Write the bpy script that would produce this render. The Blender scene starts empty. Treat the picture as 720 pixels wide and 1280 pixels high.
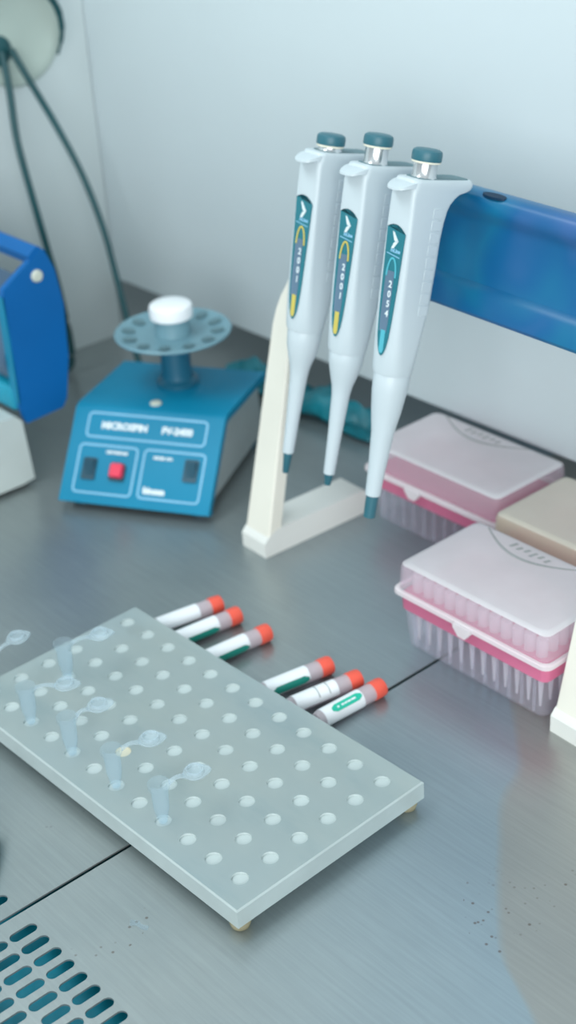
import bpy, bmesh, math, random
from math import sin, cos, pi, radians as R
from mathutils import Vector, Matrix
random.seed(7)
scn = bpy.context.scene
COL = scn.collection

# ------------------------------------------------------------------ materials
def nodes_of(name):
    m = bpy.data.materials.new(name); m.use_nodes = True
    nt = m.node_tree
    return m, nt, nt.nodes['Principled BSDF'], nt.nodes['Material Output']

def noise(nt, scale, detail=3, vec=None, rough=.5):
    n = nt.nodes.new('ShaderNodeTexNoise'); n.inputs['Scale'].default_value = scale
    n.inputs['Detail'].default_value = detail; n.inputs['Roughness'].default_value = rough
    if vec: nt.links.new(vec, n.inputs['Vector'])
    return n

def objco(nt):
    return nt.nodes.new('ShaderNodeTexCoord').outputs['Object']

def ramp(nt, fac, stops):
    r = nt.nodes.new('ShaderNodeValToRGB')
    els = r.color_ramp.elements
    while len(els) < len(stops): els.new(.5)
    for e, (p, c) in zip(els, stops):
        e.position = p; e.color = (*c, 1) if len(c) == 3 else c
    nt.links.new(fac, r.inputs['Fac'])
    return r

def plastic(name, col, rough=.4, var=.06, scale=18, metal=0, spec=.5, coat=0, sss=0):
    m, nt, b, out = nodes_of(name)
    n = noise(nt, scale, 4, objco(nt))
    lo = tuple(c*(1-var) for c in col); hi = tuple(min(1, c*(1+var)) for c in col)
    r = ramp(nt, n.outputs['Fac'], [(.3, lo), (.7, hi)])
    nt.links.new(r.outputs['Color'], b.inputs['Base Color'])
    b.inputs['Roughness'].default_value = rough
    b.inputs['Metallic'].default_value = metal
    b.inputs['Specular IOR Level'].default_value = spec
    b.inputs['Coat Weight'].default_value = coat
    if sss:
        b.inputs['Subsurface Weight'].default_value = sss
        b.inputs['Subsurface Radius'].default_value = (.01, .01, .01)
        b.inputs['Subsurface Scale'].default_value = .3
    return m

def clear(name, col, see, rough=.25, trans=.5, tint=(1, 1, 1), var=.05, scale=20):
    """see-through plastic: part transparent, part translucent / diffuse with a glossy skin"""
    m, nt, b, out = nodes_of(name)
    n = noise(nt, scale, 4, objco(nt))
    lo = tuple(c*(1-var) for c in col); hi = tuple(min(1, c*(1+var)) for c in col)
    r = ramp(nt, n.outputs['Fac'], [(.3, lo), (.7, hi)])
    nt.links.new(r.outputs['Color'], b.inputs['Base Color'])
    b.inputs['Roughness'].default_value = rough
    tl = nt.nodes.new('ShaderNodeBsdfTranslucent')
    nt.links.new(r.outputs['Color'], tl.inputs['Color'])
    mx = nt.nodes.new('ShaderNodeMixShader'); mx.inputs[0].default_value = trans
    nt.links.new(b.outputs[0], mx.inputs[1]); nt.links.new(tl.outputs[0], mx.inputs[2])
    tr = nt.nodes.new('ShaderNodeBsdfTransparent'); tr.inputs['Color'].default_value = (*tint, 1)
    m2 = nt.nodes.new('ShaderNodeMixShader'); m2.inputs[0].default_value = see
    nt.links.new(mx.outputs[0], m2.inputs[1]); nt.links.new(tr.outputs[0], m2.inputs[2])
    nt.links.new(m2.outputs[0], out.inputs['Surface'])
    return m

MT = {}
MT['white'] = plastic('white_plastic', (.52, .595, .635), .35, .02)
MT['foot'] = plastic('pale_cream_plastic', (.70, .71, .68), .45, .03)
MT['cream'] = plastic('cream_plastic', (.76, .74, .66), .45, .03)
MT['teal_dark'] = plastic('dark_teal_plastic', (.025, .125, .165), .4, .1)
MT['teal_lens'] = plastic('teal_display_plastic', (.012, .16, .205), .22, .1)
MT['chrome'] = plastic('brushed_chrome', (.66, .68, .70), .22, .04, metal=1)
MT['cap_ring'] = plastic('pale_ring', (.75, .72, .60), .4, .03)
MT['yellow'] = plastic('yellow_mark', (.58, .48, .10), .4, .05)
MT['aqua'] = plastic('aqua_mark', (.08, .42, .52), .4, .05)
MT['slate'] = plastic('slate_counter_window', (.10, .17, .25), .3, .12)
MT['print'] = plastic('white_print', (.68, .76, .80), .5, .02)
MT['rail'] = plastic('blue_translucent_rail', (.004, .115, .30), .34, .22, 26, spec=.35)
def rail_mat():
    m, nt, b, out = nodes_of('blue_moulded_rail')
    n = noise(nt, 11, 2, objco(nt)); n.inputs['Distortion'].default_value = .6
    r = ramp(nt, n.outputs['Fac'], [(.30, (.002, .075, .21)), (.45, (.004, .135, .27)), (.55, (.003, .10, .26)), (.66, (.055, .12, .32))])  # lighter and lilac patches imitate reflections on the rail, put into its colour
    nt.links.new(r.outputs['Color'], b.inputs['Base Color'])
    b.inputs['Roughness'].default_value = .33; b.inputs['Specular IOR Level'].default_value = .4
    return m
MT['rail'] = rail_mat()
MT['rail_dark'] = plastic('rail_slot_dark', (.002, .025, .06), .5, .1, spec=.2)
MT['blue'] = plastic('blue_painted_metal', (.003, .20, .345), .42, .08, 12, spec=.22)
MT['blue_line'] = plastic('pale_blue_print', (.25, .52, .72), .5, .04)
MT['royal'] = plastic('royal_blue_paint', (.003, .115, .36), .42, .08, 10, spec=.22)
MT['grey_side'] = plastic('warm_grey_panel', (.34, .38, .38), .5, .06)
MT['rotor'] = plastic('grey_blue_rotor', (.165, .31, .37), .4, .08)
MT['deck'] = plastic('dark_grey_deck', (.10, .19, .22), .55, .08)
MT['shaft'] = plastic('dark_blue_shaft', (.012, .115, .19), .35, .1)
MT['cap_white'] = plastic('bright_white_cap', (.86, .89, .92), .35, .02)
MT['switch'] = plastic('black_switch', (.006, .055, .09), .35, .15)
MT['red'] = plastic('red_button', (.72, .035, .085), .4, .06)
MT['screw'] = plastic('screw_head', (.55, .58, .50), .35, .08)
MT['cable'] = plastic('dark_teal_cable', (.006, .065, .075), .45, .12)
MT['port'] = plastic('pale_green_grey_plastic', (.40, .48, .44), .5, .05)
MT['base_white'] = plastic('off_white_base', (.52, .58, .57), .5, .05)
MT['drum'] = plastic('dark_slate_panel', (.05, .10, .17), .4, .15)
MT['cyan_tub'] = plastic('cyan_blue_tub', (.006, .27, .40), .4, .08)
MT['pink'] = clear('pink_rack_plastic', (.80, .24, .40), .12, .35, .35, (1, .6, .75), .12, 14)
MT['box_base'] = clear('clear_box_plastic', (.88, .88, .95), .80, .2, .6, (.985, .985, 1))
MT['lid'] = clear('frosted_lid_plastic', (.90, .84, .89), .76, .38, .35, (.97, .93, .96), .03)
MT['lid_top'] = clear('scuffed_lid_top', (.80, .79, .81), .10, .42, .35, (.97, .93, .96), .05, 25)
MT['lid_beige_top'] = clear('beige_scuffed_lid_top', (.80, .76, .67), .08, .42, .35, (.97, .95, .88), .08, 12)
MT['lid_beige'] = clear('beige_frosted_lid_plastic', (.78, .72, .62), .45, .38, .35, (.97, .95, .88), .05, 10)
MT['lip'] = clear('milky_lid_rim', (.88, .84, .86), .12, .35, .3)
MT['tip'] = clear('milky_tip_plastic', (.95, .93, .95), .36, .3, .5)
MT['ink'] = plastic('grey_moulded_mark', (.30, .31, .31), .5, .15, 60)
MT['tube'] = clear('clear_blueish_tube', (.72, .80, .83), .89, .16, .4, (.95, .98, 1))
MT['tube_lid'] = clear('milky_blueish_lid', (.66, .75, .79), .64, .2, .4, (.95, .98, 1))
MT['vial'] = clear('milky_vial_plastic', (.80, .74, .78), .30, .28, .45, (1, .96, .98))
MT['vial_cap'] = plastic('coral_red_cap', (.80, .105, .065), .42, .06, 30)
MT['label'] = plastic('white_label', (.80, .83, .86), .6, .03, 40)
MT['green'] = plastic('green_patch', (.01, .45, .31), .45, .05, 40)
MT['green_dark'] = plastic('deep_green_patch', (.006, .225, .175), .45, .05, 40)
MT['amber'] = clear('amber_rubber_foot', (.62, .56, .38), .25, .25, .4, (1, .95, .75))
MT['teal_cloth'] = plastic('crumpled_teal_film', (.004, .155, .20), .45, .25, 40)
MT['teal_tool'] = plastic('teal_bright_plastic', (.004, .33, .42), .4, .1)

# frosted acrylic of the rack (translucent slab with scuffs), and its lighter drilled holes
def acrylic():
    m, nt, b, out = nodes_of('frosted_acrylic')
    oc = objco(nt)
    mp = nt.nodes.new('ShaderNodeMapping'); mp.inputs['Scale'].default_value = (9, 30, 9)
    nt.links.new(oc, mp.inputs['Vector'])
    n1 = noise(nt, 1.2, 5, mp.outputs[0], .6)
    n2 = noise(nt, 9, 3, oc)
    r = ramp(nt, n1.outputs['Fac'], [(.28, (.40, .49, .51)), (.45, (.465, .54, .545)), (.75, (.505, .565, .56))])
    r2 = ramp(nt, n2.outputs['Fac'], [(.3, (.93, .97, 1)), (.7, (1, 1, .97))])
    mu = nt.nodes.new('ShaderNodeMix'); mu.data_type = 'RGBA'; mu.blend_type = 'MULTIPLY'; mu.inputs[0].default_value = 1
    nt.links.new(r.outputs['Color'], mu.inputs[6]); nt.links.new(r2.outputs['Color'], mu.inputs[7])
    nt.links.new(mu.outputs[2], b.inputs['Base Color'])
    b.inputs['Roughness'].default_value = .32
    tl = nt.nodes.new('ShaderNodeBsdfTranslucent'); nt.links.new(mu.outputs[2], tl.inputs['Color'])
    mx = nt.nodes.new('ShaderNodeMixShader'); mx.inputs[0].default_value = .25
    nt.links.new(b.outputs[0], mx.inputs[1]); nt.links.new(tl.outputs[0], mx.inputs[2])
    tr = nt.nodes.new('ShaderNodeBsdfTransparent'); tr.inputs['Color'].default_value = (.92, .98, .98, 1)
    m2 = nt.nodes.new('ShaderNodeMixShader'); m2.inputs[0].default_value = .22
    nt.links.new(mx.outputs[0], m2.inputs[1]); nt.links.new(tr.outputs[0], m2.inputs[2])
    nt.links.new(m2.outputs[0], out.inputs['Surface'])
    return m
MT['acrylic'] = acrylic()
MT['acrylic_edge'] = clear('polished_acrylic_edge', (.60, .685, .69), .12, .25, .3, (.95, 1, 1), .05, 40)
MT['hole'] = plastic('frosted_hole', (.475, .545, .545), .5, .04, 30)
MT['hole_stained'] = plastic('yellowed_hole', (.64, .62, .50), .5, .04, 30)

# brushed stainless worktop with a sash-glass reflection painted into its left part, specks near the right edge
REFL_EDGE = [(-.70, .80), (-.498, .586), (-.469, .558), (-.452, .540), (-.441, .513), (-.415, .481), (-.378, .439), (-.358, .420), (-.339, .410), (-.320, .400), (-.20, .30)]
def steel():
    m, nt, b, out = nodes_of('brushed_stainless_steel')
    L = nt.links; oc = objco(nt)
    sep = nt.nodes.new('ShaderNodeSeparateXYZ'); L.new(oc, sep.inputs[0])
    # edge of the painted reflection: x of the edge as a function of y
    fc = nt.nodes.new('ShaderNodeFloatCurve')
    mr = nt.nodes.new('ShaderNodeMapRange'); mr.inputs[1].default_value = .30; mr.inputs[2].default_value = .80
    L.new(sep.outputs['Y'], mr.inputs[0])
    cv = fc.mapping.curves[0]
    pts = sorted(((y-.30)/.5, (x+.70)/.5) for x, y in REFL_EDGE)
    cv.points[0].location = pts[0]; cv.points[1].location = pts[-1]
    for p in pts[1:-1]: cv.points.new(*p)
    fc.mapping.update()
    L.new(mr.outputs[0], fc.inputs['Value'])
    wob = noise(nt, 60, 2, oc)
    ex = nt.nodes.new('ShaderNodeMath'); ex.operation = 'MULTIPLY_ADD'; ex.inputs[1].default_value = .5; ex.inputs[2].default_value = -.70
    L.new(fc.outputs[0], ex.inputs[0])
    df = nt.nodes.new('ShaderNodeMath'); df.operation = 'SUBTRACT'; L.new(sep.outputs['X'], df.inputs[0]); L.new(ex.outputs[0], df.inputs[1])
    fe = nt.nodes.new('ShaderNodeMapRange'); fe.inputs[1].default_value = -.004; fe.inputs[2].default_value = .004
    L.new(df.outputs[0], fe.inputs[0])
    # painted reflection fades to nothing further left
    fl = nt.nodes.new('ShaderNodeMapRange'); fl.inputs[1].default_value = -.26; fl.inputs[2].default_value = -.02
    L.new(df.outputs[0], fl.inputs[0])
    refl = nt.nodes.new('ShaderNodeMath'); refl.operation = 'SUBTRACT'; refl.use_clamp = True
    L.new(fl.outputs[0], refl.inputs[0]); L.new(fe.outputs[0], refl.inputs[1])
    # brushed grain along X and mottling
    mp = nt.nodes.new('ShaderNodeMapping'); mp.inputs['Scale'].default_value = (6, 160, 6); L.new(oc, mp.inputs['Vector'])
    g = noise(nt, 3, 4, mp.outputs[0], .6)
    mo = noise(nt, 7, 5, oc, .6)
    base = ramp(nt, mo.outputs['Fac'], [(.3, (.285, .325, .332)), (.7, (.345, .38, .38))])
    bare = ramp(nt, mo.outputs['Fac'], [(.3, (.305, .315, .305)), (.7, (.345, .35, .335))])
    refl_col = ramp(nt, mo.outputs['Fac'], [(.3, (.275, .345, .39)), (.7, (.315, .385, .425))])
    def mix(f, a, c, mode='MIX'):
        x = nt.nodes.new('ShaderNodeMix'); x.data_type = 'RGBA'; x.blend_type = mode
        if hasattr(f, 'node'): L.new(f, x.inputs[0])
        else: x.inputs[0].default_value = f
        L.new(a, x.inputs[6])
        L.new(c, x.inputs[7])
        return x.outputs[2]
    c1 = mix(refl.outputs[0], base.outputs['Color'], refl_col.outputs['Color'])
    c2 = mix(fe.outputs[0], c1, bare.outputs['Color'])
    gr = ramp(nt, g.outputs['Fac'], [(.3, (.93, .93, .93)), (.7, (1.04, 1.04, 1.04))])
    c3 = mix(1.0, c2, gr.outputs['Color'], 'MULTIPLY')
    # rusty / dark specks, gathered in patches
    vo = nt.nodes.new('ShaderNodeTexVoronoi'); vo.inputs['Scale'].default_value = 190; L.new(oc, vo.inputs['Vector'])
    dot = ramp(nt, vo.outputs['Distance'], [(.10, (1, 1, 1)), (.22, (0, 0, 0))])
    pa = noise(nt, 17, 3, oc); pm = ramp(nt, pa.outputs['Fac'], [(.53, (0, 0, 0)), (.60, (1, 1, 1))])
    pc = nt.nodes.new('ShaderNodeMath'); pc.operation = 'MULTIPLY'; L.new(dot.outputs['Color'], pc.inputs[0]); L.new(pm.outputs['Color'], pc.inputs[1])
    sp = nt.nodes.new('ShaderNodeRGB'); sp.outputs[0].default_value = (.13, .10, .085, 1)
    pk = nt.nodes.new('ShaderNodeMath'); pk.operation = 'MULTIPLY'; pk.inputs[1].default_value = .75; 
    masks = []
    for cpt, rad in (((-.345, .485, 0), .075), ((-.53, .285, 0), .028), ((-.60, .305, 0), .03)):
        vd = nt.nodes.new('ShaderNodeVectorMath'); vd.operation = 'DISTANCE'; vd.inputs[1].default_value = cpt; L.new(oc, vd.inputs[0])
        lt = nt.nodes.new('ShaderNodeMath'); lt.operation = 'LESS_THAN'; lt.inputs[1].default_value = rad; L.new(vd.outputs['Value'], lt.inputs[0])
        masks.append(lt)
    a1 = nt.nodes.new('ShaderNodeMath'); a1.operation = 'ADD'; L.new(masks[0].outputs[0], a1.inputs[0]); L.new(masks[1].outputs[0], a1.inputs[1])
    a2 = nt.nodes.new('ShaderNodeMath'); a2.operation = 'ADD'; a2.use_clamp = True; L.new(a1.outputs[0], a2.inputs[0]); L.new(masks[2].outputs[0], a2.inputs[1])
    pm2 = nt.nodes.new('ShaderNodeMath'); pm2.operation = 'MULTIPLY'; L.new(pc.outputs[0], pm2.inputs[0]); L.new(a2.outputs[0], pm2.inputs[1])
    L.new(pm2.outputs[0], pk.inputs[0])
    c4 = mix(pk.outputs[0], c3, sp.outputs[0])
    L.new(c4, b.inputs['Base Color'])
    b.inputs['Metallic'].default_value = .64
    rr = nt.nodes.new('ShaderNodeMapRange'); rr.inputs[3].default_value = .27; rr.inputs[4].default_value = .36
    L.new(g.outputs['Fac'], rr.inputs[0]); L.new(rr.outputs[0], b.inputs['Roughness'])
    b.inputs['Anisotropic'].default_value = .3
    bp = nt.nodes.new('ShaderNodeBump'); bp.inputs['Strength'].default_value = .05; bp.inputs['Distance'].default_value = .0005
    L.new(g.outputs['Fac'], bp.inputs['Height']); L.new(bp.outputs[0], b.inputs['Normal'])
    return m
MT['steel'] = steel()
MT['pan'] = plastic('lower_pan_teal', (.004, .235, .33), .4, .45, 26)
MT['wall'] = plastic('painted_white_panel', (.60, .68, .71), .5, .025, 5)
MT['wall_left'] = plastic('painted_pale_panel', (.62, .69, .70), .5, .03, 5)
MT['duct'] = plastic('duct_grey_steel', (.50, .54, .57), .5, .15, 9)

# ------------------------------------------------------------------ mesh helpers
def obj(name, bm, mat, parent=None, smooth=40, kind=None):
    bmesh.ops.recalc_face_normals(bm, faces=bm.faces)
    me = bpy.data.meshes.new(name); bm.to_mesh(me); bm.free()
    if isinstance(mat, (list, tuple)):
        for q in mat: me.materials.append(q)
    else: me.materials.append(mat)
    if smooth:
        for p in me.polygons: p.use_smooth = True
        me.set_sharp_from_angle(angle=R(smooth))
    o = bpy.data.objects.new(name, me); COL.objects.link(o)
    if parent: o.parent = parent
    if kind: o['kind'] = kind
    return o

def thing(name, label, cat, M=None, group=None):
    o = bpy.data.objects.new(name, None); COL.objects.link(o)
    o.empty_display_size = .02
    if M is not None: o.matrix_world = M
    o['label'] = label; o['category'] = cat
    if group: o['group'] = group
    return o

def tag(o, label, cat, group=None):
    o['label'] = label; o['category'] = cat
    if group: o['group'] = group
    return o

def mat4(x, y, z, o):
    return Matrix(((x[0], y[0], z[0], o[0]), (x[1], y[1], z[1], o[1]), (x[2], y[2], z[2], o[2]), (0, 0, 0, 1)))

def rotz(a, loc):
    return Matrix.Translation(loc) @ Matrix.Rotation(a, 4, 'Z')

def box(bm, x0, x1, y0, y1, z0, z1, bev=0, seg=2, M=None):
    vs = [bm.verts.new((x, y, z)) for x in (x0, x1) for y in (y0, y1) for z in (z0, z1)]
    fs = [bm.faces.new([vs[i] for i in q]) for q in ((0, 1, 3, 2), (4, 6, 7, 5), (0, 4, 5, 1), (2, 3, 7, 6), (0, 2, 6, 4), (1, 5, 7, 3))]
    bmesh.ops.recalc_face_normals(bm, faces=fs)
    if bev:
        es = list({e for f in fs for e in f.edges})
        r = bmesh.ops.bevel(bm, geom=es, offset=bev, segments=seg, affect='EDGES', profile=.5)
        vs = list({v for f in r['faces'] for v in f.verts} | {v for v in vs if v.is_valid})
    if M is not None:
        bmesh.ops.transform(bm, matrix=M, verts=[v for v in vs if v.is_valid])
    return vs

def loft(bm, secs, cap0=True, cap1=True, closed=True):
    rings = [[bm.verts.new(p) for p in s] for s in secs]
    n = len(rings[0])
    for a, b in zip(rings, rings[1:]):
        for i in range(n if closed else n-1):
            j = (i+1) % n
            bm.faces.new((a[i], a[j], b[j], b[i]))
    if cap0: bm.faces.new(rings[0][::-1])
    if cap1: bm.faces.new(rings[-1])
    return rings

def lathe(bm, prof, seg=24, M=None, cap0=True, cap1=True):
    secs = []
    for r, z in prof:
        ring = [Vector((r*cos(2*pi*i/seg), r*sin(2*pi*i/seg), z)) for i in range(seg)]
        if M is not None: ring = [M @ p for p in ring]
        secs.append(ring)
    return loft(bm, secs, cap0, cap1)

def rrect(x0, x1, y0, y1, r, z, n=5):
    pts = []
    for cx, cy, a0 in ((x1-r, y1-r, 0), (x0+r, y1-r, pi/2), (x0+r, y0+r, pi), (x1-r, y0+r, 3*pi/2)):
        for i in range(n+1):
            a = a0+pi/2*i/n
            pts.append(Vector((cx+r*cos(a), cy+r*sin(a), z)))
    return pts

def prism(bm, poly, f, t0, t1):
    """polygon (2D) pushed from t0 to t1; f(a,b,t) -> 3D point"""
    return loft(bm, [[Vector(f(a, b, t0)) for a, b in poly], [Vector(f(a, b, t1)) for a, b in poly]])

def bev_all(bm, w, seg=2, ang=30):
    es = [e for e in bm.edges if len(e.link_faces) == 2 and e.calc_face_angle(0) > R(ang)]
    bmesh.ops.bevel(bm, geom=es, offset=w, segments=seg, affect='EDGES', profile=.5, clamp_overlap=True)

def tube(bm, pts, r, seg=10, sub=6):
    P = [Vector(p) for p in pts]
    if sub > 1:                                                     # Catmull-Rom through the points
        Q = [P[0]*2-P[1]] + P + [P[-1]*2-P[-2]]; out = []
        for i in range(1, len(Q)-2):
            for k in range(sub):
                t = k/sub; a, b, c, d = Q[i-1:i+3]
                out.append(.5*((2*b)+(c-a)*t+(2*a-5*b+4*c-d)*t*t+(3*b-a-3*c+d)*t**3))
        out.append(P[-1]); P = out
    up = Vector((0, 0, 1)); secs = []
    for i, p in enumerate(P):
        d = (P[min(i+1, len(P)-1)]-P[max(i-1, 0)]).normalized()
        s = d.cross(up)
        if s.length < .1: s = d.cross(Vector((1, 0, 0)))
        s.normalize(); u = s.cross(d)
        rr = r[min(int(i/len(P)*len(r)), len(r)-1)] if isinstance(r, (list, tuple)) else r
        secs.append([p+s*rr*cos(2*pi*k/seg)+u*rr*sin(2*pi*k/seg) for k in range(seg)])
    return loft(bm, secs)

def holed_cell(bm, x0, x1, y0, y1, hx, hy, r, half, z, depth, cx=None, cy=None, n=24, bottom=False, mat_i=0):
    """rectangle with one capsule hole (half = half length of the straight part along y) and the wall of the hole"""
    cx = (x0+x1)/2 if cx is None else cx; cy = (y0+y1)/2 if cy is None else cy
    inner = []; outer = []
    for i in range(n):
        a = 2*pi*i/n+pi/n
        px, py = r*cos(a), r*sin(a)+(half if sin(a) > 0 else -half)
        inner.append((cx+px, cy+py))
    corners = [(x1, y1), (x0, y1), (x0, y0), (x1, y0)]
    def onrect(px, py):
        dx, dy = px-cx, py-cy
        sx = ((x1-cx) if dx > 0 else (cx-x0))/abs(dx) if abs(dx) > 1e-9 else 1e9
        sy = ((y1-cy) if dy > 0 else (cy-y0))/abs(dy) if abs(dy) > 1e-9 else 1e9
        s = min(sx, sy); return (cx+dx*s, cy+dy*s)
    outer = [onrect(*p) for p in inner]
    for c in corners:                                               # snap nearest ray end onto each corner
        k = min(range(n), key=lambda i: (outer[i][0]-c[0])**2+(outer[i][1]-c[1])**2); outer[k] = c
    vi = [bm.verts.new((*p, z)) for p in inner]; vo = [bm.verts.new((*p, z)) for p in outer]
    vb = [bm.verts.new((*p, z-depth)) for p in inner]
    for i in range(n):
        j = (i+1) % n
        bm.faces.new((vo[i], vo[j], vi[j], vi[i]))
        f = bm.faces.new((vi[i], vi[j], vb[j], vb[i])); f.material_index = mat_i
    if bottom:
        f = bm.faces.new(vb); f.material_index = mat_i
    return vo

def rect(bm, x0, x1, y0, y1, z):
    return bm.faces.new([bm.verts.new(p) for p in ((x0, y0, z), (x1, y0, z), (x1, y1, z), (x0, y1, z))])

FONT_CACHE = {}
def text_bm(body, size, M, ext=.0001, bold=0):
    cu = bpy.data.curves.new('lettering', 'FONT'); cu.body = body; cu.size = size; cu.extrude = ext; cu.offset = bold
    cu.align_x = 'CENTER'; cu.align_y = 'CENTER'; cu.resolution_u = 3
    o = bpy.data.objects.new('lettering', cu); COL.objects.link(o)
    bpy.context.view_layer.update()
    me = bpy.data.meshes.new_from_object(o.evaluated_get(bpy.context.evaluated_depsgraph_get()))
    bm = bmesh.new(); bm.from_mesh(me); bmesh.ops.transform(bm, matrix=M, verts=bm.verts)
    bpy.data.objects.remove(o); bpy.data.curves.remove(cu); bpy.data.meshes.remove(me)
    return bm

def join(bm, other):
    me = bpy.data.meshes.new('tmp'); other.to_mesh(me); other.free(); bm.from_mesh(me); bpy.data.meshes.remove(me)

# ------------------------------------------------------------------ the cabinet
SEAM = -.5655; PX, PY = .01194, .0185; Y0 = .2505; X0 = -.5505; ROWS = 4
def floor_panel(name, xa, xb, first, count, step):
    bm = bmesh.new(); t = .0012
    ytop = Y0+PY/2; ybot = Y0-PY*(ROWS-.5)
    xs = sorted([first+step*PX*k for k in range(count)]); x0s = xs[0]-PX/2; x1s = xs[-1]+PX/2
    for x in xs:
        for k in range(ROWS):
            y = Y0-k*PY
            holed_cell(bm, x-PX/2, x+PX/2, y-PY/2, y+PY/2, 0, 0, .0034, .0048, 0, t, n=28)
    rect(bm, xa, xb, ytop, .90, 0)
    rect(bm, xa, x0s, ybot, ytop, 0); rect(bm, x1s, xb, ybot, ytop, 0); rect(bm, xa, xb, .02, ybot, 0)
    for p, q in (((xa, .02), (xa, .90)), ((xb, .90), (xb, .02))):
        bm.faces.new([bm.verts.new((*p, 0)), bm.verts.new((*q, 0)), bm.verts.new((*q, -t)), bm.verts.new((*p, -t))])
    bmesh.ops.remove_doubles(bm, verts=bm.verts, dist=1e-5)
    bm.normal_update()
    me = bpy.data.meshes.new(name)
    for f in bm.faces:
        if f.normal.z < -.5: f.normal_flip()
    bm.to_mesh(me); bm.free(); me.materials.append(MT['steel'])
    o = bpy.data.objects.new(name, me); COL.objects.link(o); o['kind'] = 'structure'
    return o
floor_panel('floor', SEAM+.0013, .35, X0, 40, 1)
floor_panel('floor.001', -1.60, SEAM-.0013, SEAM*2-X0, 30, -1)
bm = bmesh.new(); box(bm, -1.6, .35, .02, .93, -.022, -.018); obj('floor.002', bm, MT['pan'], kind='structure')
bm = bmesh.new(); box(bm, -1.45, .35, .78, .792, .06, 1.0, .002); obj('wall_back', bm, MT['wall'], kind='structure')
bm = bmesh.new(); box(bm, -1.212, -1.197, .05, .7795, .0, 1.0, .0008); obj('wall_left', bm, MT['wall_left'], kind='structure')
bm = bmesh.new(); box(bm, -1.6, .35, .905, .92, -.03, .14); obj('trim_1', bm, MT['duct'], kind='structure')

# ------------------------------------------------------------------ drilled acrylic tube rack
PYAW = R(1.48); PO = Vector((-.4648, .3309, 0))
PM = rotz(PYAW, PO)
rack = thing('tube_rack', 'large frosted clear acrylic plate with rows of drilled holes, on small amber feet', 'tube rack', PM)
UL, VL, ZB, ZT = .2735, .1437, .0068, .020
HU = [-.0175-.02212*i for i in range(12)]; HV = [.0175+.0219*j for j in range(6)]
bm = bmesh.new()
pu, pv = .02212, .0219
ua, ub = HU[-1]-pu/2, HU[0]+pu/2; va, vb = HV[0]-pv/2, HV[-1]+pv/2
for i, u in enumerate(HU):
    for j, v in enumerate(HV):
        mi = 2 if (i, j) == (6, 1) else 1
        holed_cell(bm, u-pu/2, u+pu/2, v-pv/2, v+pv/2, 0, 0, .0049, 0, ZT, .0015, n=24, bottom=True, mat_i=mi)
c = .0009
for q in ((-UL+c, ua, c, VL-c), (ub, -c, c, VL-c), (ua, ub, c, va), (ua, ub, vb, VL-c)): rect(bm, *q, ZT)
loft(bm, [[Vector((x, y, z)) for x, y in ((-UL+i, i), (-i, i), (-i, VL-i), (-UL+i, VL-i))] for z, i in ((ZB, c), (ZB+c, 0), (ZT-c, 0), (ZT, c))], cap0=True, cap1=False)
bmesh.ops.remove_doubles(bm, verts=bm.verts, dist=1e-6)
bm.normal_update()
for f in bm.faces:
    if abs(f.normal.z) < .9 and f.material_index == 0: f.material_index = 3
obj('plate', bm, [MT['acrylic'], MT['hole'], MT['hole_stained'], MT['acrylic_edge']], rack, smooth=30)
for u, v in ((-.007, .007), (-.007, VL-.007), (-UL+.007, VL-.007), (-UL+.007, .007)):
    bm = bmesh.new()
    lathe(bm, [(.0034, 0), (.0052, .0014), (.0060, .004), (.0062, ZB)], 20, Matrix.Translation((u, v, 0)))
    obj('foot', bm, MT['amber'], rack)

# ------------------------------------------------------------------ open microtubes standing in the rack
def microtube(u, v, z, lid_du, lid_dv, tilt, label):
    M = PM @ Matrix.Translation((u, v, z))
    t = thing('microtube', label, 'microtube', M, 'open microtubes in the acrylic rack')
    bm = bmesh.new(); h = .0290
    lathe(bm, [(.0012, 0), (.0026, .0008), (.0045, .010), (.0048, .012), (.0052, h-.004), (.0060, h-.0036), (.0064, h-.0030), (.0064, h), (.0050, h), (.0048, h-.003), (.0043, .012), (.0022, .0015), (.0008, .001)], 22)
    obj('tube_body', bm, MT['tube'], t)
    d = Vector((lid_du, lid_dv, 0)); L = d.length; e = d/L; n = Vector((-e.y, e.x, 0))
    zc = h-.001+tilt
    bm = bmesh.new()
    secs = []
    for k in range(9):
        f = k/8; q = .0058+(L-.0058-.0062)*f
        zz = (h-.002)*(1-f)+zc*f+.0016*sin(pi*f); w = .0021-.0007*sin(pi*f)
        p = e*q
        secs.append([p+n*w+Vector((0, 0, zz+.0004)), p-n*w+Vector((0, 0, zz+.0004)), p-n*w+Vector((0, 0, zz-.0004)), p+n*w+Vector((0, 0, zz-.0004))])
    loft(bm, secs); obj('hinge_strap', bm, MT['tube_lid'], t)
    bm = bmesh.new()
    c0 = d+Vector((0, 0, zc))
    rings = []
    def outl(r, tip, zz):
        pts = []
        for i in range(28):
            a = 2*pi*i/28; rr = r+tip*max(0, cos(a))**7
            pts.append(c0+e*rr*cos(a)+n*rr*sin(a)+Vector((0, 0, zz)))
        return pts
    loft(bm, [outl(.0066, .0022, 0), outl(.0071, .0026, .0006), outl(.0069, .0024, .0013), outl(.0056, 0, .0013), outl(.0052, 0, .0036), outl(.0044, 0, .0036), outl(.0042, 0, .0012)])
    obj('lid', bm, MT['tube_lid'], t)
    return t
zt = ZT-.0014
microtube(HU[3], HV[0], zt, .0085, .0195, .001, 'open clear microtube at the near end of the rack edge row, nearest the camera')
microtube(HU[5], HV[0], zt, .0110, .0205, .001, 'open clear microtube second from the near end of the rack edge row')
microtube(HU[7], HV[0], zt, .0065, .0190, .001, 'open clear microtube in the middle of the five along the rack edge')
microtube(HU[9], HV[0], zt, .0170, .0185, .000, 'open clear microtube fourth along the rack edge, its lid lying flat above the plate')
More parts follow.
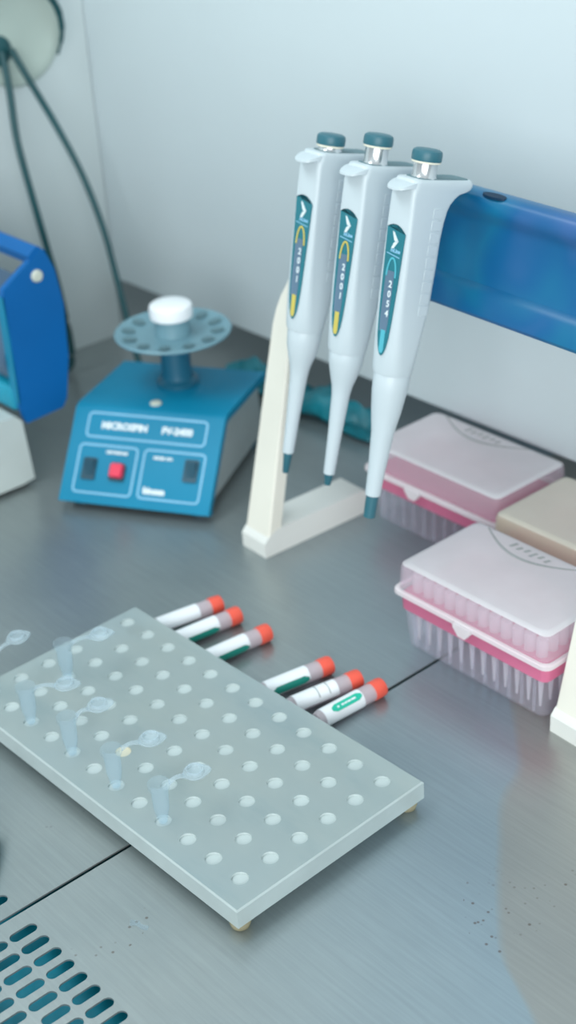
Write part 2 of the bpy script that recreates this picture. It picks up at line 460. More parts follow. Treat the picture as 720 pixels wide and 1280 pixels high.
microtube(HU[11], HV[0], zt, .0010, .0235, .004, 'open clear microtube at the far left end of the rack, its lid past the edge')
microtube(HU[10], HV[2], zt, .0105, .0220, .000, 'faint open clear microtube standing alone near the far corner of the rack')

# ------------------------------------------------------------------ cryovials lying behind the rack
def cryovial(cx, cy, ang, spin, patch, label):
    e = Vector((cos(ang), sin(ang), 0)); r = .0064
    n = Vector((-e.y, e.x, 0)); up = Vector((0, 0, 1))
    L0 = .0405
    o = Vector((cx, cy, r+.0002))-e*L0
    M = mat4(up, n, e, o)                                           # local z along the vial
    # local: x up, y to the left of the vial
    t = thing('cryovial', label, 'vial', M, 'cryovials lying behind the acrylic rack')
    bm = bmesh.new()
    lathe(bm, [(.0030, -.0092), (.0050, -.0088), (.0058, -.0070), (.0060, -.004), (.0060, .037), (.0048, .0375), (.0046, .002), (.0020, .0)], 24)
    obj('tube_body', bm, MT['vial'], t)
    bm = bmesh.new()
    lathe(bm, [(.0050, .0362), (.0063, .0364), (.0065, .0372), (.0065, .0440), (.0061, .0455), (.0050, .0460)], 28)
    obj('screw_cap', bm, MT['vial_cap'], t)
    def shell(a0, a1, z0, z1, rr, mat, name, rnd=0):
        bm = bmesh.new(); k = 12; secs = []
        for q in range(9):
            z = z0+(z1-z0)*q/8
            ins = 0
            if rnd:
                f = min(q, 8-q)/8*(z1-z0); ins = (1-math.sqrt(max(0, 1-(1-min(1, f/.0016))**2)))*rnd
            secs.append([Vector(((rr+dr)*cos(a), (rr+dr)*sin(a), z)) for dr, aa in ((0, [a0+ins+(a1-a0-2*ins)*i/k for i in range(k+1)]), (.00025, [a1-ins-(a1-a0-2*ins)*i/k for i in range(k+1)])) for a in aa])
        loft(bm, secs); return obj(name, bm, mat, t)
    s = R(spin)
    shell(s-1.75, s+1.75, -.0050, .0265, .0060, MT['label'], 'label_sticker')
    if patch:
        po, mat = patch
        g = shell(s+R(po)-.42, s+R(po)+.42, (-.002 if mat is MT['green_dark'] else .0015), .0255, .0063, mat, 'green_patch', .25)
        if mat is MT['green']:
            bm = bmesh.new()
            for z0, z1 in ((.0055, .0070), (.009, .011), (.0115, .0135), (.014, .0165), (.017, .0205)):
                a = s+R(po)
                loft(bm, [[Vector((.0066*cos(a+q), .0066*sin(a+q), z)) for q in (-.09, .09)]+[Vector((.00672*cos(a+q), .00672*sin(a+q), z)) for q in (.09, -.09)] for z in (z0, z1)])
            obj('printed_line', bm, MT['print'], t)
    else:
        bm = bmesh.new()
        for z0 in (.0115, .0195):
            secs = [[Vector((q*cos(a), q*sin(a), z)) for q, z in ((.0062, z0), (.0064, z0), (.0064, z0+.0007), (.0062, z0+.0007))] for a in [s-1.2+2.4*i/12 for i in range(13)]]
            loft(bm, secs)
        obj('printed_line', bm, MT['grey_side'], t)
    return t
GD = MT['green_dark']; GB = MT['green']
cryovial(-.7189, .5187, R(80), 0, (-150, GD), 'coral-capped vial farthest left, first of the three behind the far rack corner')
cryovial(-.6982, .5187, R(83), 10, (-105, GD), 'coral-capped vial second from the left, with a deep green patch low on its side')
cryovial(-.6664, .5191, R(84), 10, (-102, GD), 'coral-capped vial third from the left, lying apart with a green patch on its side')
cryovial(-.6075, .5227, R(80), 10, (-90, GD), 'coral-capped vial with a long deep green strip, first of the right-hand three')
cryovial(-.5828, .5256, R(80), 0, None, 'coral-capped vial with a plain white label, between two green-marked vials')
cryovial(-.5651, .5295, R(87), -40, (10, GB), 'coral-capped vial farthest right, with a bright green patch facing up')

# ------------------------------------------------------------------ pipette stand
SY = R(-2.245); TL = R(13.65)
S = Vector((cos(SY), sin(SY), 0)); T = Vector((-sin(SY), cos(SY), 0)); K = Vector((0, 0, 1))
A = K*cos(TL)+T*sin(TL); N = S.cross(A);
if N.dot(T) > 0: N = -N
SO = Vector((-.7778, .5938, 0))
stand = thing('pipette_stand', 'white two-legged pipette stand with a wide blue rail across its top', 'stand', mat4(S, T, K, SO))
RAIL_L = .350
def foot_leg(x0, w):
    # foot on the worktop
    bm = bmesh.new()
    poly = [(0, 0), (.100, 0), (.103, .004), (.103, .018), (.100, .0205), (.012, .0205), (.0035, .016), (0, .012)]
    prism(bm, poly, lambda a, b, t: (t, a, b), x0, x0+w); bev_all(bm, .0015)
    obj('foot', bm, MT['foot'], stand)
    # leg leaning back from the front of the foot
    bm = bmesh.new(); secs = []
    for k in range(11):
        a = .012+(.176-.012)*k/5 if k < 6 else (.188, .198, .207, .216, .30)[k-6]; ww = w-.0072*min(1, k/5.0)
        xl = x0+(0 if k < 6 else (.0018, .0048, .0092, .0130, .0135)[k-6])
        c = Vector((0, sin(TL), cos(TL)))*a; d = Vector((0, cos(TL), -sin(TL)))
        th = .0125
        f = lambda x, q: Vector((x, 0, 0))+c+d*q
        x1 = x0+ww; r = .0012
        secs.append([f(xl+r, 0), f(x1-r, 0), f(x1, r), f(x1, th-r), f(x1-r, th), f(xl+r, th), f(xl, th-r), f(xl, r)])
    loft(bm, secs)
    obj('leg', bm, MT['cream'], stand)
foot_leg(0, .0285); foot_leg(.3145, .0285)
# rail: moulded profile pushed along the stand, in leg coordinates (n forward, a up the leg)
def na(x, n, a):
    return Vector((x, 0, 0))+Vector((0, sin(TL), cos(TL)))*a+Vector((0, -cos(TL), sin(TL)))*n
prof = [(-.014, .2335), (.001, .2325), (.0025, .2345), (.0015, .247), (-.0010, .2505), (-.0035, .2525), (-.0045, .257), (-.0050, .272), (-.0045, .287), (-.003, .2915), (0, .2945), (.0012, .2985), (.0005, .3035), (-.002, .3065), (-.006, .308), (-.014, .308)]
bm = bmesh.new(); prism(bm, prof, lambda n, a, t: na(t, n, a), .0235, RAIL_L)
obj('rail', bm, MT['rail'], stand, smooth=35)
for si in (.1895,):
    bm = bmesh.new()
    secs = []
    for z in (-.0003, .0012):
        secs.append([na(si+.0095*cos(2*pi*i/20), .0002-.0022+.0032*sin(2*pi*i/20), .3062+z+.0009*-sin(2*pi*i/20)) for i in range(20)])
    loft(bm, secs); obj('hook_slot', bm, MT['rail_dark'], stand)

# ------------------------------------------------------------------ pipettes hanging on the rail
def arc_strip(pts, w, f):
    bm = bmesh.new(); secs = []
    for i, p in enumerate(pts):
        a = Vector(pts[max(0, i-1)]); b = Vector(pts[min(len(pts)-1, i+1)])
        d = (b-a).normalized(); n = Vector((-d.y, d.x))
        p = Vector(p); l = p+n*w/2; r = p-n*w/2
        secs.append([f(l.x, l.y, 0), f(r.x, r.y, 0), f(r.x, r.y, .0003), f(l.x, l.y, .0003)])
    loft(bm, secs); return bm

def pipette(si, tip_a, joint_a, cap_a0, cap_a1, style, mark, digits, label):
    base = SO+S*si+N*.040+A*tip_a
    t = thing('pipette', label, 'pipette', mat4(S, -N, A, base), 'pipettes hanging on the blue rail')
    z = lambda a: a/1000-tip_a                                      # a in mm up the leg direction -> local z
    def sec(a, hs, qf, qr, r):
        r = min(r, hs*.98, (qf-qr)/2*.98)
        p = rrect(-hs/1000, hs/1000, -qf/1000, -qr/1000, r/1000, z(a), 5); return p
    ja = joint_a*1000
    F = [(ja, 11.6, 10.8, -12.2, 10.4), (ja+3, 11.9, 11.2, -12.4, 9.5), (208, 11.8, 11.5, -13, 7.6), (222, 11.5, 12, -14, 5.8), (240, 11.2, 12.6, -15.0, 4.2), (262, 11.0, 13.3, -14.8, 3.2),
         (278, 10.8, 13.9, -14.4, 2.8), (288, 10.7, 14.3, -15.2, 2.7), (295, 10.6, 14.6, -16.6, 2.7), (299, 10.5, 14.8, -18.6, 2.8), (302.5, 10.4, 15, -22, 3), (305, 10.4, 15, -25.5, 3.2), (307, 10.3, 15, -33.0, 3.6), (308, 10.3, 15, -35.5, 4.5),
         (309.5, 10.3, 15, -37, 5), (311.5, 10.2, 14.8, -37, 5), (313, 9.8, 14.2, -36, 5), (313.6, 9.0, 13.4, -35, 5)]
    bm = bmesh.new(); loft(bm, [sec(*q) for q in F]); obj('body', bm, MT['white'], t, smooth=50)
    qfront = lambda a: next((f0[2]+(f1[2]-f0[2])*(a-f0[0])/(f1[0]-f0[0]) for f0, f1 in zip(F, F[1:]) if f0[0] <= a <= f1[0]), 14)
    # dark inset deck on the top
    bm = bmesh.new(); loft(bm, [rrect(-.0078, .0078, -.0080, .0335, .0035, z(313.5)), rrect(-.0078, .0078, -.0080, .0335, .0035, z(314.0))]); obj('top_deck', bm, MT['deck'], t)
    # front finger lever
    bm = bmesh.new(); secs = []
    for k in range(7):
        f = k/6; y = -(.0118+.0118*f); w = .0094*(1-.45*f**2.2)-(.0015 if k == 6 else 0); zt_ = z(312.6)-.0052*f**1.3; th = .0035*(1-f)**1.5+.0017-(.0006 if k == 6 else 0)
        secs.append([Vector((w*cos(q)*1.0 if abs(cos(q)) < .7 else math.copysign(w, cos(q)), y, zt_-th/2+th/2*sin(q))) for q in [2*pi*i/16 for i in range(16)]])
    loft(bm, secs); obj('finger_lever', bm, MT['white'], t, smooth=60)
    # plunger
    bm = bmesh.new(); c0 = Matrix.Translation((0, .001, 0))
    lathe(bm, [(.0080, z(313.4)), (.0078, z(314.5)), (.0073, z(315.2)), (.0073, z(cap_a0)+.0003)], 28, c0); obj('plunger_shaft', bm, MT['chrome'], t)
    bm = bmesh.new(); lathe(bm, [(.0080, z(cap_a0)), (.0089, z(cap_a0)+.0004), (.0090, z(cap_a0)+.0016)], 28, c0); obj('cap_ring', bm, MT['cap_ring'], t)
    bm = bmesh.new(); h = cap_a1-cap_a0
    lathe(bm, [(.0091, z(cap_a0)+.0015), (.0093, z(cap_a0)+.0022), (.0093, z(cap_a0)+.0058), (.0088, z(cap_a0)+.0074), (.0072, z(cap_a0)+.0083), (.003, z(cap_a0)+.0085)], 30, c0)
    obj('plunger_button', bm, MT['teal_dark'], t)
    # grip ribs on the back half of each side are moulded in the body: thin raised bars
    bm = bmesh.new()
    for k in range(9):
        a = 297-k*7.5
        h0 = next((f0[1]+(f1[1]-f0[1])*(a-3.3-f0[0])/(f1[0]-f0[0]) for f0, f1 in zip(F, F[1:]) if f0[0] <= a-3.3 <= f1[0]), 11)/1000
        box(bm, .0095, h0+.00022, .0035, .0112, z(a-6.3), z(a), .0002, 1)
    obj('grip_pad', bm, MT['white'], t)
    # sleeve + shaft + nozzle
    bm = bmesh.new()
    if style == 'wide':
        P = [(4.3, 108.5), (5.0, 109), (5.6, 125), (7.4, 152), (9.8, 167), (11.3, 180), (11.7, ja-.6), (11.5, ja)]
    else:
        P = [(3.2, 107.8), (3.8, 108.2), (4.6, 135), (6.0, 163), (7.0, 170), (8.8, 176), (11.0, 185), (11.7, ja-2), (11.4, ja)]
    lathe(bm, [(r/1000, z(a)) for r, a in P], 30, c0); obj('nozzle_sleeve', bm, MT['white'], t)
    bm = bmesh.new()
    if style == 'wide': P = [(3.4, tip_a*1000), (3.9, tip_a*1000+.4), (4.2, 109)]
    else: P = [(1.9, tip_a*1000), (2.1, tip_a*1000+.3), (3.2, 108.2)]
    lathe(bm, [(r/1000, z(a)) for r, a in P], 20, c0); obj('tip_cone', bm, MT['teal_dark'], t)
    # display: teal lens following the front face
    def ff(x, a, lift):                                             # x mm across, a mm, lift m
        return Vector((x/1000, -qfront(a)/1000-lift, z(a)))
    def hw(a):                                                      # half width of the lens
        P_ = ((203.5, 0), (204.5, 1.3), (206.5, 2.5), (210, 3.7), (216, 4.8), (224, 5.5), (232, 6.0), (250, 6.8), (283, 7.9), (300, 7.9))
        return next((p[1]+(q[1]-p[1])*(a-p[0])/(q[0]-p[0]) for p, q in zip(P_, P_[1:]) if p[0] <= a <= q[0]), 0)
    bm = bmesh.new(); secs = []
    aa = [203.6, 204.3, 205.2, 206.5, 208, 210, 213]+[216+(276-216)*k/16 for k in range(17)]+[278, 280, 281.5, 283, 284, 285]
    for a in aa:
        w = hw(a)
        xs = [-w+2*w*i/8 for i in range(9)]
        top = lambda x: a-max(0, (a-276))*(.35*(x/7.9)**2)-(.14*max(0, a-276)*(x/7.9) if a > 276 else 0)
        secs.append([ff(x, top(x), .00015) for x in xs]+[ff(x, top(x), .0007) for x in xs[::-1]])
    loft(bm, secs); lens = obj('display_window', bm, MT['teal_lens'], t, smooth=50)
    # counter strip, digits, coloured arch and end mark
    bm = bmesh.new(); secs = []
    for k in range(13):
        a = 219+(257-219)*k/12; w0 = -min(hw(a)-1.5, 4.2); w1 = min(hw(a)-2.6, 3.0)
        secs.append([ff(w0, a, .0006), ff(w1, a, .0006), ff(w1, a, .00085), ff(w0, a, .00085)])
    loft(bm, secs); obj('counter_window', bm, MT['slate'], lens)
    pts = [(-3.9*cos(q)*1.0+.3, 253.5+11.5*sin(q)) for q in [pi*i/16 for i in range(17)]]
    bm = arc_strip(pts, 1.15, lambda x, a, l: ff(x, a, .0008+l)); obj('colour_arch', bm, mark, lens)
    bm = bmesh.new(); secs = []
    for k in range(7):
        a = 205.5+(220-205.5)*k/6; w = min(hw(a)-.8, 1.9)
        secs.append([ff(-w, a, .0006), ff(w, a, .0006), ff(w, a, .0010), ff(-w, a, .0010)])
    loft(bm, secs); obj('colour_mark', bm, mark, lens)
    for k, ch in enumerate(digits):
        a = 230.5+k*6.1
        p = ff(1.0, a, .00095)
        M = Matrix.Translation(p) @ mat4(Vector((1, 0, 0)), Vector((0, 0, 1)), Vector((0, -1, 0)), Vector((0, 0, 0)))
        obj('digit', text_bm(ch, .0058, M, .0001, .00012), MT['print'], lens, smooth=0)
    # arrow-shaped bird mark and two lines of small print under it
    bm = bmesh.new()
    for poly in ([(-2.6, 281), (-1.2, 280.5), (3.0, 275.5), (1.6, 274.8), (-.6, 275.8)], [(-2.4, 270.5), (-.4, 270.8), (3.0, 275.5), (1.2, 275.6), (-.8, 274.0)]):
        loft(bm, [[ff(x, a, l) for x, a in poly] for l in (.0006, .001)])
    obj('bird_mark', bm, MT['print'], lens)
    bm = bmesh.new()
    p = ff(1.6, 269.6, .0009)
    M = Matrix.Translation(p) @ mat4(Vector((1, 0, 0)), Vector((0, 0, 1)), Vector((0, -1, 0)), Vector((0, 0, 0)))
    join(bm, text_bm('mLine', .0034, M, .0001, .0001))
    loft(bm, [[ff(x, a, l) for x, a in ((-5.6, 267.6), (5.6, 266.2), (5.6, 265.7), (-5.6, 267.1))] for l in (.0006, .0009)])
    obj('small_print', bm, MT['blue_line'], lens, smooth=0)
    return t
pipette(.0805, .0932, .1955, 316.0, 324.5, 'narrow', MT['yellow'], '1002', 'white pipette with yellow marks nearest the left leg, its plunger pressed lowest')
pipette(.1240, .1000, .1930, 323.5, 332.0, 'narrow', MT['yellow'], '1002', 'white pipette with yellow marks hanging in the middle of the three')
pipette(.1675, .0933, .1915, 322.2, 330.8, 'wide', MT['aqua'], '4502', 'white pipette with aqua marks and a thicker tip, rightmost beside the exposed blue rail')

# ------------------------------------------------------------------ boxes of pipette tips
TIP = {}
def tip_mesh():
    if 'o' in TIP: return TIP['o']
    bm = bmesh.new()
    lathe(bm, [(.0008, .004), (.0014, .014), (.0028, .038), (.0030, .0405), (.0037, .041), (.0038, .0535), (.0036, .0555), (.0026, .0560)], 14)
    me = bpy.data.meshes.new('pipette_tip'); bmesh.ops.recalc_face_normals(bm, faces=bm.faces); bm.to_mesh(me); bm.free()
    for p in me.polygons: p.use_smooth = True
    me.set_sharp_from_angle(angle=R(40)); me.materials.append(MT['tip'])
    TIP['o'] = me; return me

def tip_box(x, y, w, d, label, lidmat, mark=True, pinkmat='pink', latch=.49):
    t = thing('tip_box', label, 'tip box', Matrix.Translation((x, y, 0)), 'boxes of pipette tips')
    def ring(z, ins, r=.005): return rrect(ins, w-ins, ins, d-ins, r, z, 4)
    bm = bmesh.new()
    loft(bm, [ring(.040, .0034), ring(.030, .0036), ring(.0012, .0058), ring(.0, .0072), ring(.0012, .0085), ring(.0020, .0072), ring(.030, .0050), ring(.040, .0048)], cap0=False, cap1=False)
    ri = ring(.0012, .0085); bm.faces.new([bm.verts.new(p) for p in ri])
    for k in range(11):                                             # moulded ribs inside the front wall
        xx = .014+k*(w-.028)/10
        box(bm, xx-.0006, xx+.0006, .0052, .0072, .003, .030)
    obj('base', bm, MT['box_base'], t)
    bm = bmesh.new()
    loft(bm, [ring(.0305, .0030), ring(.0305, .0026), ring(.0415, .0022), ring(.0420, .0030), ring(.0440, .0042)], cap0=True, cap1=True)
    obj('tip_rack', bm, MT[pinkmat], t)
    # lid with rim
    bm = bmesh.new()
    loft(bm, [ring(.0460, .0012), ring(.0620, .0018), ring(.0645, .0026), ring(.0657, .0042, .006), ring(.0660, .0065, .006), ring(.0650, .0065, .006), ring(.0640, .0040), ring(.0615, .0030), ring(.0460, .0024)], cap0=False, cap1=False)
    bm.faces.new([bm.verts.new(p) for p in ring(.0660, .0065, .006)])
    bmesh.ops.remove_doubles(bm, verts=bm.verts, dist=1e-6)
    bm.normal_update(); bmesh.ops.recalc_face_normals(bm, faces=bm.faces)
    for f in bm.faces:
        if abs(f.normal.z) > .6 and f.calc_center_median().z > .06: f.material_index = 1
    lid = obj('lid', bm, lidmat, t, smooth=35)
    bm = bmesh.new()
    loft(bm, [ring(.0422, .0012), ring(.0422, -.0010, .006), ring(.0428, -.0016, .006), ring(.0456, -.0016, .006), ring(.0462, -.0010, .006), ring(.0462, .0012)], cap0=False, cap1=False)
    obj('lid_rim', bm, MT['lip'], lid)
    bm = bmesh.new(); cx = w*latch
    prism(bm, [(-.0075, .0455), (.0075, .0455), (.0075, .043), (.0045, .0395), (.003, .0375), (-.003, .0375), (-.0045, .0395), (-.0075, .043)], lambda a, b, q: (cx+a, q, b), -.0042, -.0002); bev_all(bm, .0006, 1)
    obj('latch', bm, MT['lip'], t)
    if mark:
        # shallow moulded arc and a worn mark near the back edge of the lid
        bm = bmesh.new(); secs = []
        for k in range(17):
            f = k/16; q = Vector((w*(.12+.62*f), d*(.93-.20*sin(pi*f)), .0660)); ww = .0005+.0006*sin(pi*f)
            secs.append([q+Vector((0, ww, 0)), q-Vector((0, ww, 0)), q-Vector((0, ww, -.0003)), q+Vector((0, ww, .0003))])
        loft(bm, secs); obj('moulded_arc', bm, MT['ink'], lid)
        bm = bmesh.new()
        for k in range(6):
            xx = w*(.33+.045*k); yy = d*(.86-.012*(k % 2))
            h = .0042 if k % 3 else .0062
            loft(bm, [[Vector((xx+a*.004, yy+b*h, zz)) for a, b in ((-.5, -.5), (.1, -.5), (.5, .5), (-.1, .5))] for zz in (.0660, .0663)])
        obj('worn_mark', bm, MT['ink'], lid, smooth=0)
    return t
B1 = (-.5995, .5815, .1315, .0815)
tip_box(*B1, 'frosted tip box with pink rack in front, white tip heads showing under its lid', [MT['lid'], MT['lid_top']])
tip_box(-.7400, .6890, .1360, .0805, 'frosted tip box with pink rack at the back, behind the pipette with aqua marks', [MT['lid'], MT['lid_top']], latch=.40)
tip_box(-.5975, .6735, .1315, .0815, 'beige-lidded tip box at the right edge, behind the front pink tip box', [MT['lid_beige'], MT['lid_beige_top']], mark=False)
for k in range(12):
    o = bpy.data.objects.new('pipette_tip', tip_mesh()); COL.objects.link(o)
    o.location = (B1[0]+.0125+k*(B1[2]-.025)/11, B1[1]+.0105, .0008)
    tag(o, 'milky pipette tip in the front row inside the front pink tip box', 'pipette tip', 'front row of pipette tips')
for k in range(1, 7):
    o = bpy.data.objects.new('pipette_tip', tip_mesh()); COL.objects.link(o)
    o.location = (B1[0]+B1[2]-.0125, B1[1]+.0105+k*.0097, .0008)
    tag(o, 'milky pipette tip in the right-hand side column inside the front pink tip box', 'pipette tip', 'side column of pipette tips')

# ------------------------------------------------------------------ blue vortex centrifuge
VY = R(31.18); VM = rotz(VY, (-.9337, .5284, 0))
vx = thing('mini_centrifuge', 'blue benchtop mini centrifuge with sloped control panel and grey disc rotor', 'centrifuge', VM)
W, D, HZ = .1305, .152, .0665; zb = .0045
side = [(.004, zb), (.0, zb+.004), (.052, HZ-.001), (.058, HZ+.0015), (D, HZ-.003), (D, zb)]
def f3(a, b, t): return (t, a, b)
bm = bmesh.new()                                                    # grey inner case, seen at the sides
prism(bm, [(.008, zb+.002), (.010, zb+.007), (.056, HZ-.003), (D-.004, HZ-.006), (D-.004, zb+.002)], f3, .006, W-.006)
obj('case', bm, MT['grey_side'], vx, smooth=30)
bm = bmesh.new()                                                    # folded blue sheet over front and top
o_ = [(.0035, zb), (-.001, zb+.003), (.052, HZ), (.058, HZ+.002), (D, HZ-.0025)]
i_ = [(D, HZ-.0085), (.0595, HZ-.004), (.0555, HZ-.0055), (.0085, zb+.004), (.0085, zb)]
prism(bm, o_+i_, f3, 0, W); bev_all(bm, .001, 2, 40); obj('cover', bm, MT['blue'], vx, smooth=35)
# sloped panel frame: p across (0..W), q up the slope (m)
P0 = Vector((0, -.001, zb+.003)); PD = Vector((0, .053, HZ-zb-.003)); PL = PD.length; PD.normalize(); PN = Vector((1, 0, 0)).cross(PD)
def pp(x, q, l): return Vector((x, 0, 0))+P0+PD*q+PN*l
def outline(x0, x1, q0, q1, r=.004, w=.0014):
    a = rrect(x0, x1, q0, q1, r, 0, 5); b = rrect(x0+w, x1-w, q0+w, q1-w, r-w, 0, 5)
    bm = bmesh.new(); secs = [[pp(v.x, v.y, l) for v in s] for s, l in ((a, .0001), (a, .0004), (b, .0004), (b, .0001))]
    loft(bm, secs, False, False)
    return bm
for args in ((.013, W-.013, .055, .0765), (.010, .062, .008, .0495), (.067, W-.010, .008, .0495)):
    obj('printed_frame', outline(*args), MT['blue_line'], vx, smooth=0)
MP = mat4(Vector((1, 0, 0)), PD, PN, Vector((0, 0, 0)))
for body, x, q, size, bold in (('MICROSPIN', .046, .0655, .0078, .0004), ('FV-2400', .092, .0655, .0078, .0004), ('CENTRIFUGE', .0435, .0435, .0032, .0002), ('MIXER ON', .084, .0425, .0034, .0002)):
    obj('lettering', text_bm(body, size, Matrix.Translation(pp(x, q, .0004)) @ MP, .0002, bold), MT['print'], vx, smooth=0)
bm = bmesh.new(); join(bm, text_bm('biosan', .0072, Matrix.Translation(pp(.081, .0150, .0004)) @ MP, .0002, .0005)); obj('lettering', bm, MT['print'], vx, smooth=0)
def switch(x, q, w, h):
    bm = bmesh.new(); a = rrect(-w/2, w/2, -h/2, h/2, .0012, 0, 3)
    loft(bm, [[pp(x+v.x, q+v.y, l) for v in a] for l in (-.001, .0012)]); s = obj('rocker_switch', bm, MT['switch'], vx)
    bm = bmesh.new(); b = rrect(-w/2+.0015, w/2-.0015, -h/2+.0015, h/2-.0015, .0006, 0, 2)
    loft(bm, [[pp(x+v.x, q+v.y, .001) for v in b], [pp(x+v.x*.95, q+v.y*.95, .0024+.0018*(v.y/(h/2))) for v in b]]); obj('rocker', bm, MT['switch'], s)
switch(.0220, .0285, .0120, .0185); switch(.1095, .0345, .0120, .0185)
bm = bmesh.new(); a = rrect(-.0055, .0055, -.0058, .0058, .0020, 0, 4)
loft(bm, [[pp(.047+v.x*1.3, .0275+v.y*1.3, .0007) for v in a], [pp(.047+v.x*1.3, .0275+v.y*1.3, .0012) for v in a]]); obj('button_bezel', bm, MT['switch'], vx)
bm = bmesh.new(); loft(bm, [[pp(.047+v.x*s, .0285+v.y*s, l) for v in a] for s, l in ((1, .001), (1, .0045), (.85, .0055))]); obj('red_button', bm, MT['red'], vx)
bm = bmesh.new(); lathe(bm, [(.0048, HZ+.0012), (.0048, HZ+.0030), (.0036, HZ+.0038)], 18, Matrix.Translation((W*.50, .066, 0))); obj('screw_head', bm, MT['screw'], vx)
for xx in (.014, W-.014):
    for yy in (.016, D-.016):
        bm = bmesh.new(); lathe(bm, [(.0075, 0), (.0085, .0008), (.008, .0075)], 16, Matrix.Translation((xx, yy, 0))); obj('rubber_foot', bm, MT['switch'], vx)
RC = Matrix.Translation((W/2+.001, .113, 0))
bm = bmesh.new(); lathe(bm, [(.0175, HZ-.004), (.0175, HZ+.003), (.0135, HZ+.006), (.0125, HZ+.012), (.0125, .110)], 28, RC); obj('rotor_shaft', bm, MT['shaft'], vx)
# rotor: shallow dish with a ring of tube holes
bm = bmesh.new(); seg = 72; nh = 12
def ringz(r, z, b=None): return [RC @ Vector((r*cos(2*pi*i/seg), r*sin(2*pi*i/seg), z)) for i in range(seg)]
loft(bm, [ringz(.010, .1085), ringz(.030, .1085), ringz(.044, .1105), ringz(.0485, .1125), ringz(.0490, .1140), ringz(.0480, .1150), ringz(.0445, .1138), ringz(.030, .1118), ringz(.010, .1118)])
rot = obj('rotor', bm, MT['rotor'], vx)
for k in range(nh):
    a = 2*pi*k/nh+.2; ca = Vector((cos(a), sin(a), 0)); na_ = Vector((-sin(a), cos(a), 0))
    bm = bmesh.new(); secs = []
    for l in (.0006, .0011):
        secs.append([RC @ (ca*(.0375+.0058*cos(q))+na_*.0046*sin(q)+Vector((0, 0, .1128+.0020*((.0058*cos(q)+.0075)/.0145-.1)+l-.0004))) for q in [2*pi*i/18 for i in range(18)]])
    loft(bm, secs); obj('tube_slot', bm, MT['deck'], rot)
bm = bmesh.new(); lathe(bm, [(.0155, .111), (.0150, .113), (.0140, .126)], 28, RC); obj('rotor_hub', bm, MT['rotor'], vx)
bm = bmesh.new(); lathe(bm, [(.0160, .1255), (.0178, .1265), (.0182, .133), (.0175, .1365), (.0155, .1380), (.006, .1385)], 32, RC); obj('hub_cap', bm, MT['cap_white'], vx)

# ------------------------------------------------------------------ blue framed mixer cut off by the left edge of the photograph
mx = thing('tube_mixer', 'royal blue framed bench mixer on an off-white base at the left edge', 'mixer', Matrix.Translation((-.982, .537, 0)))
bm = bmesh.new()
prism(bm, [(-.012, .004), (0, .006), (-.0035, .060), (-.009, .066), (-.16, .066), (-.16, .004)], lambda a, b, t: (t, a, b), -.175, -.001); bev_all(bm, .004, 3, 40)
obj('base', bm, MT['base_white'], mx)
for xx in (-.02, -.155):
    for yy in (-.02, -.14):
        bm = bmesh.new(); lathe(bm, [(.008, 0), (.009, .001), (.0085, .006)], 14, Matrix.Translation((xx, yy, 0))); obj('rubber_foot', bm, MT['switch'], mx)
cheek = [(.0005, .0570), (.036, .0590), (.041, .066), (.048, .102), (.050, .148), (.046, .178), (.039, .196), (.035, .1985), (.026, .191), (-.002, .174), (-.004, .168), (-.003, .132), (-.004, .075)]
for k, xx in enumerate((-.006, -.170)):
    bm = bmesh.new(); prism(bm, cheek, lambda a, b, t: (t, a, b), xx, xx+.006); bev_all(bm, .001, 2, 50)
    ck = obj('side_plate', bm, MT['royal'], mx)
    if k == 0:
        bm = bmesh.new(); lathe(bm, [(.0052, 0), (.0052, .0012), (.004, .0028), (.002, .003)], 18, Matrix.Translation((0, .029, .177)) @ Matrix.Rotation(pi/2, 4, 'Y')); obj('screw_head', bm, MT['screw'], ck)
        bm = bmesh.new(); prism(bm, [(-.003, .168), (-.0045, .168), (-.0045, .076), (-.003, .076)], lambda a, b, t: (t, a, b), -.010, .0); bev_all(bm, .0005, 1); obj('front_flange', bm, MT['blue'], ck)
bm = bmesh.new(); prism(bm, [(.027, .186), (.039, .1935), (.0365, .1985), (.033, .2000), (.024, .194)], lambda a, b, t: (t, a, b), -.170, -.001); bev_all(bm, .0012, 2, 40); obj('top_bar', bm, MT['royal'], mx)
bm = bmesh.new(); prism(bm, [(.002, .130), (.004, .129), (.025, .171), (.0235, .174)], lambda a, b, t: (t, a, b), -.163, -.0065); obj('tilted_panel', bm, MT['drum'], mx)
bm = bmesh.new(); lathe(bm, [(.006, 0), (.026, .001), (.027, .003), (.027, .150), (.026, .152), (.006, .153)], 28, Matrix.Translation((-.162, .020, .110)) @ Matrix.Rotation(pi/2, 4, 'Y')); obj('drum', bm, MT['drum'], mx)
bm = bmesh.new(); box(bm, -.163, -.0065, -.006, .034, .067, .088, .004, 3); obj('tub', bm, MT['cyan_tub'], mx)

